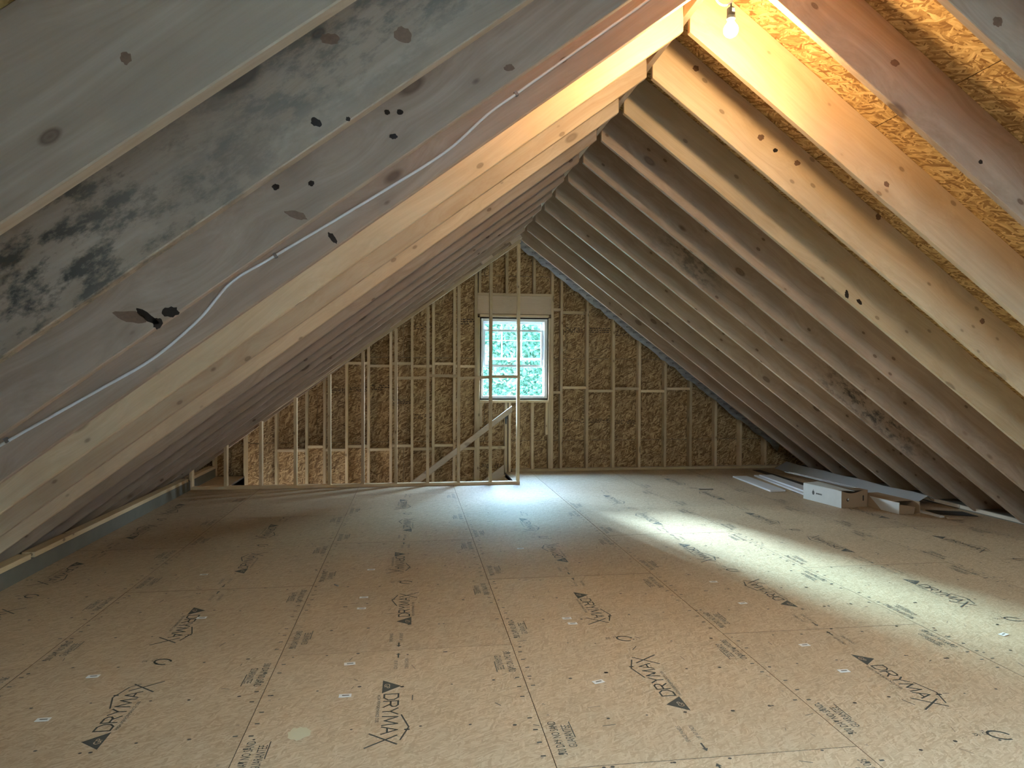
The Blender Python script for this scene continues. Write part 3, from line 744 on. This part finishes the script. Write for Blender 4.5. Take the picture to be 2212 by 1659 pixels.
# ------------------------------------------------------------------ hanging bulb and its cable
BC = Vector((1.495, 3.2, 3.113))
lamp = D.objects.new('hanging_bulb', None); COL.objects.link(lamp); lamp.location = BC
lamp['label'] = 'lit bare light bulb hanging in a black socket from the ridge'; lamp['category'] = 'lamp'
mbp = MB(); prof = [(0.0005, -.034)] + [(.034 * math.sin(a), -.034 * math.cos(a)) for a in [R(t_) for t_ in range(15, 136, 12)]] + [(.0185, .034)]
mbp.lathe(prof); part_bulb = mbp.ob('bulb', M['bulb'], lamp, smooth=True)
mbp = MB(); mbp.lathe([(.0185, .034), (.0155, .045), (.0150, .056), (.0001, .056)]); mbp.ob('bulb_neck', M['bulb_neck'], lamp, smooth=True)
mbp = MB(); mbp.lathe([(.0001, .052), (.0205, .052), (.0205, .066), (.0195, .067), (.0195, .100), (.016, .104), (.006, .106), (.005, .114), (.0001, .114)]); so = mbp.ob('socket', M['socket'], lamp)
mbp = MB(); mbp.box(-.004, .010, -.0212, -.0185, .080, .096); mbp.ob('rating_sticker', M['paper'], so)
mbp = MB(); mbp.tube([(0, 0, .110), (.002, .0, .16), (.006, .01, .25), (.0, .02, .36)], .0035); mbp.ob('cord', M['black'], lamp, smooth=True)
mbp = MB(); pts = [(-.075, .0, .30), (-.080, 0, .22)] + [(-.035 + .045 * math.cos(t_), .0, .165 + .050 * math.sin(t_)) for t_ in [R(a) for a in range(180, 361, 15)]] + [(.022, 0.02, .22), (.03, .03, .33)]
mbp.tube(pts, .0055); mbp.ob('cable_loop', M['cable'], lamp, smooth=True)

def catmull(pts, n=6):
    out = []; pts = [Vector(p_) for p_ in pts]
    for i in range(len(pts) - 1):
        p0, p1, p2, p3 = pts[max(i - 1, 0)], pts[i], pts[i + 1], pts[min(i + 2, len(pts) - 1)]
        for j in range(n):
            t_ = j / n; out.append(0.5 * ((2 * p1) + (p2 - p0) * t_ + (2 * p0 - 5 * p1 + 4 * p2 - p3) * t_ ** 2 + (3 * p1 - p0 - 3 * p2 + p3) * t_ ** 3))
    return out + [pts[-1]]
YC = Y0 - RS - 0.0065
cp = [(-2.35, 0.735), (-1.95, .985), (-1.647, 1.181), (-1.297, 1.392), (-1.064, 1.536), (-.881, 1.702), (-.751, 1.859), (-.573, 1.976), (-.178, 2.23), (.139, 2.443), (.321, 2.614), (.454, 2.717), (.757, 2.947), (1.052, 3.171), (1.33, 3.40), (1.40, 3.50)]
cable = D.objects.new('electrical_cable', None); COL.objects.link(cable); cable.location = (-0.573, YC, 1.976)
cable['label'] = 'white electrical cable stapled along the face of a left rafter'; cable['category'] = 'cable'
mbp = MB(); mbp.tube(catmull([(a, YC, z) for a, z in cp]), .0062, 8); part_of(cable, mbp, 'jacket', M['cable'], smooth=True)
for (a, z), (dx, dz) in (((-.573, 1.976), (.84, .54)), ((.454, 2.717), (.79, .61)), ((-1.620, 1.203), (.83, .55))):
    nx, nz = -dz, dx; mbp = MB()
    mbp.box(-.0065, .0065, -.011, .006, -.0105, .0105)
    me = mbp.me('staple'); o = link('staple', me, cable, M['steel'])
    o.matrix_basis = Matrix.Translation((a + .573, 0.0015, z - 1.976)) @ Matrix.Rotation(-math.atan2(dz, dx), 4, 'Y')

# ------------------------------------------------------------------ leftover materials by the right eave
def thing(name, label, cat, loc, rz=0.0, group=None):
    o = D.objects.new(name, None); COL.objects.link(o); o.location = loc; o.rotation_euler = (0, 0, rz); o['label'] = label; o['category'] = cat
    if group: o['group'] = group
    return o
# closed long carton: near corner (4.70,7.20), far end (4.614,7.82), right corner (5.053,7.184)
ctn = thing('cardboard_box', 'long white cardboard carton with a small printed emblem, on the floor by the eave', 'box', (4.705, 7.205, 0.0005), R(7.5))
W_, L_, H_ = .352, .63, .186
t_ = .005
mbp = MB(); mbp.box(0, t_, 0, L_, 0, H_); mbp.ob('side_panel', M['card_white'], ctn)
mbp = MB(); mbp.box(W_ - t_, W_, 0, L_, 0, H_); mbp.ob('side_panel', M['card'], ctn)
mbp = MB(); mbp.box(t_, W_ - t_, L_ - t_, L_, 0, H_); mbp.ob('end_panel', M['card'], ctn)
mbp = MB(); mbp.box(t_, W_ - t_, t_, L_ - t_, 0, t_); mbp.ob('bottom_panel', M['card'], ctn)
# near end with a sagging upper edge, a round hole and a hand slot (built as inset dark pieces)
mbp = MB(); n_ = 14; top = [H_ - .028 * math.sin(math.pi * min(1, i / n_ * 1.25)) * (1 if i / n_ < .8 else 0) for i in range(n_ + 1)]
for i in range(n_):
    a0, a1 = t_ + (W_ - 2 * t_) * i / n_, t_ + (W_ - 2 * t_) * (i + 1) / n_
    mbp.add([(a0, 0, 0), (a1, 0, 0), (a1, 0, top[i + 1]), (a0, 0, top[i]), (a0, t_, 0), (a1, t_, 0), (a1, t_, top[i + 1]), (a0, t_, top[i])],
            [(0, 1, 2, 3), (4, 7, 6, 5), (3, 2, 6, 7), (0, 4, 5, 1)])
ep = mbp.ob('end_panel', M['card'], ctn)
mbp = MB(); mbp.add([(.085 + .017 * math.cos(a), -.001, .088 + .019 * math.sin(a)) for a in [R(k * 20) for k in range(18)]], [tuple(range(18))]); mbp.ob('round_hole', M['dark'], ep)
mbp = MB(); mbp.add([(.090 + .011 * math.cos(a), -.002, .094 + .012 * math.sin(a)) for a in [R(k * 20) for k in range(18)]], [tuple(range(18))]); mbp.ob('inner_card', M['card_white'], ep)
mbp = MB(); mbp.add([(.292 + .009 * math.cos(a), -.001, .100 + (.022 if math.sin(a) > 0 else -.022) + .010 * math.sin(a)) for a in [R(k * 20) for k in range(18)]], [tuple(range(18))]); mbp.ob('hand_slot', M['dark'], ep)
mbp = MB(); mbp.add([(0.003, 0.05, H_ + .001), (.20, .03, H_ - .012), (.20, L_ - .01, H_ + .008), (.003, L_ - .01, H_ + .002), (0.003, 0.05, H_ + .004), (.20, .03, H_ - .009), (.20, L_ - .01, H_ + .011), (.003, L_ - .01, H_ + .005)],
    [(0, 1, 2, 3), (4, 7, 6, 5), (0, 4, 5, 1), (1, 5, 6, 2), (2, 6, 7, 3), (3, 7, 4, 0)]); mbp.ob('lid_flap', M['card_white'], ctn)
mbp = MB(); mbp.add([(.19, .005, H_ + .002), (W_ - .002, .0, H_ + .001), (W_ - .002, L_ - .01, H_ + .001), (.19, L_ - .01, H_ + .014), (.19, .005, H_ + .005), (W_ - .002, .0, H_ + .004), (W_ - .002, L_ - .01, H_ + .004), (.19, L_ - .01, H_ + .017)],
    [(0, 1, 2, 3), (4, 7, 6, 5), (0, 4, 5, 1), (1, 5, 6, 2), (2, 6, 7, 3), (3, 7, 4, 0)]); mbp.ob('lid_flap', M['card'], ctn)
sp_ = [o for o in ctn.children if o.name.startswith('side_panel')][0]
mbp = MB(); cy, cz = .455, .098
mbp.add([(-.001, cy + .020 * math.cos(a), cz + .026 * math.sin(a)) for a in [R(k * 20) for k in range(18)]], [tuple(range(18))])
mbp.box(-.0012, 0, cy - .003, cy + .003, cz + .028, cz + .038)
mbp.ob('printed_emblem', M['ink'], sp_); mbp = MB()
for i, wd in enumerate((.012, .009, .012, .010, .011, .009, .012)): mbp.box(-.0012, 0, cy - .048 - i * .014 - wd, cy - .048 - i * .014, cz - .010, cz + .006)
mbp.ob('printed_word', M['ink'], sp_, kind='stuff')

# second carton, lying behind the first, its near end torn open
c2 = thing('cardboard_box', 'brown and white carton with its near end torn open, behind the long white carton', 'box', (5.105, 6.80, 0.0005), R(5))
W2, L2, H2 = .26, .62, .125
for nm, a, mt in (('side_panel', (0, .005, 0, L2, 0, H2), 'card'), ('side_panel', (W2 - .005, W2, 0, L2, 0, H2), 'card'), ('top_panel', (.005, W2 - .005, .10, L2, H2 - .005, H2), 'card'), ('bottom_panel', (.005, W2 - .005, 0, L2, 0, .005), 'card'), ('end_panel', (.005, W2 - .005, L2 - .005, L2, .005, H2 - .005), 'card')):
    mbp = MB(); mbp.box(*a); mbp.ob(nm, M[mt], c2)
mbp = MB(); mbp.add([(-.001, .0, .002), (-.001, .26, .002 + .0), (-.001, .34, .06), (-.001, .44, H2 - .002), (-.001, 0, H2 - .002)], [(0, 1, 2, 3, 4)]); mbp.ob('white_facing', M['card_white'], c2)
mbp = MB(); mbp.add([(.006, .0, .004), (.15, -.035, .004), (.15, -.055, .085), (.006, -.004, .105), (.006, .004, .004), (.15, -.031, .004), (.15, -.051, .085), (.006, .0, .105)],
    [(0, 1, 2, 3), (4, 7, 6, 5), (0, 4, 5, 1), (1, 5, 6, 2), (2, 6, 7, 3), (3, 7, 4, 0)]); mbp.ob('torn_flap', M['card'], c2)

def lying(name, label, cat, pts, thk, z, mat, bevel=.002):
    """a flat board or strip given by its four floor corners"""
    c = sum((Vector((*p_, 0)) for p_ in pts), Vector()) / len(pts)
    mbp = MB(); mbp.prism([(a - c.x, b_ - c.y) for a, b_ in pts], 0, thk, 'z')
    o = mbp.ob(name, mat, None, bevel=bevel, label=label, category=cat); o.location = (c.x, c.y, z); return o
lying('trim_board', 'white primed board lying alone on the floor, nearest the window', 'board', [(4.455, 8.30), (4.665, 8.31), (4.755, 9.53), (4.545, 9.54)], .020, .001, M['trim_white'])
lying('trim_board', 'lower white board of the pair running behind the white carton', 'board', [(4.735, 7.95), (4.93, 7.97), (5.095, 9.58), (4.90, 9.60)], .020, .001, M['trim_white'])
lying('trim_board', 'upper white board of the pair running behind the white carton', 'board', [(4.795, 7.98), (4.975, 8.0), (5.10, 9.46), (4.92, 9.48)], .020, .022, M['trim_white'])
lying('trim_board', 'lavender-white trim strip whose end pokes out past the torn carton', 'board', [(5.415, 6.60), (5.47, 6.60), (5.40, 7.60), (5.345, 7.60)], .018, .001, M['trim_white'])
# perforated strip across the top of the carton
ps = thing('perforated_strip', 'perforated white metal strip lying across the top of the white carton', 'metal strip', (4.90, 7.25, H_ + .028), R(4))
mbp = MB(); mbp.box(-.040, .040, 0, 1.28, 0, .003); mbp.ob('strip', M['gloss'], ps)
mbp = MB()
for i in range(40): mbp.box(.006, .024, .02 + i * .0315, .02 + i * .0315 + .017, .0031, .0045)
mbp.ob('lit_perforations', M['trim_white'], ps, kind='stuff')  # raised white dots; light at the holes is put into their colour
# long bent grey sheet along the eave
sh = thing('flashing_sheet', 'long bent sheet of grey metal flashing lying along the right eave', 'metal sheet', (5.80, 7.22, 0.0))
mbp = MB(); sec = [(-.20, .010), (-.02, .105), (.0, .112), (.012, .104), (.13, .060)]; n_ = 12; vs, fs = [], []
for i in range(n_ + 1):
    y = 3.05 * i / n_
    for a, z in sec: vs.append((a - .02 + .010 * math.sin(i * 1.3), y, z + (.006 * math.sin(i * 1.7))))
for i in range(n_):
    for j in range(len(sec) - 1): a = i * len(sec) + j; fs.append((a, a + 1, a + 1 + len(sec), a + len(sec)))
o = link('sheet', mesh('sheet', vs, fs), sh, M['coil']); sm = o.modifiers.new('thick', 'SOLIDIFY'); sm.thickness = .0015
# dark underlay scraps
lying('underlay_scrap', 'black roofing underlay scrap spread flat past the end of the grey sheet', 'felt scrap', [(5.52, 6.74), (5.86, 6.60), (5.88, 6.84), (5.55, 6.98)], .006, .0012, M['felt'], 0)
lying('underlay_scrap', 'black underlay strip showing between the white boards and the grey sheet', 'felt scrap', [(5.10, 8.0), (5.22, 8.0), (5.30, 10.2), (5.18, 10.2)], .006, .001, M['felt'], 0)
lying('wood_offcut', 'small brown wood offcut at the end of the lavender trim strip', 'wood scrap', [(5.44, 6.50), (5.58, 6.47), (5.59, 6.51), (5.45, 6.55)], .018, .001, M['card'], 0)
lying('wood_offcut', 'thin brown stick lying on the bright floor near the gable', 'wood scrap', [(3.63, 8.555), (3.81, 8.54), (3.81, 8.565), (3.63, 8.58)], .012, .001, M['bark'], 0)
lying('bark_sliver', 'tiny dark bark sliver on the floor in front of the partition', 'wood scrap', [(-.535, 5.02), (-.505, 4.985), (-.499, 4.99), (-.528, 5.027)], .006, .001, M['bark'], 0)

# ------------------------------------------------------------------ paper labels and a filler spot on the floor
ST_ = [(.93, 4.16, 0), (.945, 4.07, 0), (.89, 3.28, .3), (2.14, 3.24, 0), (-.31, 3.65, .1), (-.30, 3.29, 0), (-.31, 4.72, 0), (-.31, 4.5, 0), (2.13, 4.76, 0), (2.12, 4.29, .2), (2.13, 3.58, .1),
       (3.35, 3.58, .4), (-1.53, 3.66, 0), (-1.55, 3.23, 0), (.91, 5.87, 0), (-.30, 5.38, 0), (-1.25, 4.45, 0), (-1.5, 5.4, 0)]
mbp = MB(); mbp.box(-.028, .028, -.016, .016, .0012, .0022); lab = mbp.me('paper_label'); lab.materials.append(M['paper'])
mbp = MB(); mbp.add([(-.014, -.004, .0024), (.018, -.004, .0024), (.018, .005, .0024), (-.014, .005, .0024)], [(0, 1, 2, 3)]); bar = mbp.me('label_print'); bar.materials.append(M['ink_faint'])
for x, y, a in ST_:
    o = link('paper_label', lab, floor); o.location = (x, y, 0); o.rotation_euler = (0, 0, a); link('label_print', bar, o)
rnd = random.Random(11)
mbp = MB(); mbp.add([((.048 + rnd.uniform(-.008, .006)) * math.cos(a), (.052 + rnd.uniform(-.008, .006)) * math.sin(a), .0016) for a in [R(k * 15) for k in range(24)]], [tuple(range(24))])
o = mbp.ob('filler_spot', M['glue'], floor); o.location = (-.457, 2.968, 0)
mbp = MB()
for i in range(260):
    x, y = rnd.uniform(-2.4, 5.2), rnd.uniform(2.4, 8.5); a = rnd.random() * 3.1; l_ = rnd.uniform(.006, .03); ww = rnd.uniform(.001, .003)
    c, s_ = math.cos(a), math.sin(a)
    mbp.add([(x - c * l_ - s_ * ww, y - s_ * l_ + c * ww, .0014), (x + c * l_ - s_ * ww, y + s_ * l_ + c * ww, .0014), (x + c * l_ + s_ * ww, y + s_ * l_ - c * ww, .0014), (x - c * l_ + s_ * ww, y - s_ * l_ - c * ww, .0014)], [(0, 1, 2, 3)])
mbp.ob('wood_splinters', M['ink_faint'], floor, kind='stuff')

# ------------------------------------------------------------------ unseen wall added to keep low sky out of the near window
mb = MB(); mb.box(-8, 14, -9.6, -9.3, -3.0, 4.5); mb.ob('wall_sky_blocker', M['blocker_grey'], None, kind='structure')
# ------------------------------------------------------------------ trees outside the gable
def tree(x, y, hgt, rx, ry, z0, n, leaf, lmat, label, seed, trunk=.16):
    t = thing('leafy_tree', label, 'tree', (x, y, -3.0), 0, 'trees outside the gable window')
    rnd = random.Random(seed); top = hgt
    mbp = MB(); mbp.tube([(0, 0, 0), (.1, .05, hgt * .4), (0, .1, hgt * .9)], [trunk, trunk * .7, trunk * .2], 8)
    mbp.ob('trunk', M['bark'], t, smooth=True)
    mbp = MB()
    for i in range(16):
        a = rnd.random() * 6.28; zb = z0 + (hgt - z0) * rnd.uniform(.0, .8); r_ = rnd.uniform(.6, .95)
        e_ = Vector((math.cos(a) * rx * r_, math.sin(a) * ry * r_, zb + rnd.uniform(.3, 1.4)))
        m_ = e_ * .5 + Vector((0, 0, zb * .5 + .1)); mbp.tube([(0, 0, zb), tuple(m_), tuple(e_)], [trunk * .4, trunk * .25, .015], 5)
    mbp.ob('branches', M['bark'], t, kind='stuff')
    vs, fs = [], []; cz = (z0 + hgt) / 2; hz = (hgt - z0) / 2
    for i in range(n):
        while True:
            u_, v_, w_ = rnd.uniform(-1, 1), rnd.uniform(-1, 1), rnd.uniform(-1, 1)
            if (abs(u_) ** 4 + abs(v_) ** 4 + abs(w_) ** 6) < 1: break
        c = Vector((u_ * rx, v_ * ry, cz + w_ * hz)); d = Vector((rnd.gauss(0, 1), rnd.gauss(0, 1), rnd.gauss(0, .6))).normalized(); s2 = d.cross(Vector((rnd.gauss(0, 1), rnd.gauss(0, 1), rnd.gauss(0, 1)))).normalized()
        l_ = leaf * rnd.uniform(.7, 1.3); k = len(vs)
        vs += [c - d * l_ * .5, c + s2 * l_ * .28, c + d * l_ * .5, c - s2 * l_ * .28]; fs.append((k, k + 1, k + 2, k + 3))
    link('leaves', mesh('leaves', vs, fs), t, M[lmat], kind='stuff')
tree(2.6, 18.6, 8.6, 2.1, 1.6, 1.6, 46000, .115, 'leaf', 'green leafy tree filling the middle of the window view', 1)
tree(4.15, 15.3, 6.4, 1.0, 1.0, 1.5, 11000, .10, 'leaf_y', 'yellow-green tree at the right side of the window view', 2, .10)
tree(8.0, 19.5, 8.4, 2.6, 2.0, 1.2, 15000, .20, 'leaf_d', 'deep green tree right of the window view', 3)
tree(2.2, 24.0, 10.4, 3.0, 2.0, 1.0, 34000, .19, 'leaf_d', 'tall deep green tree behind the middle green tree', 4)
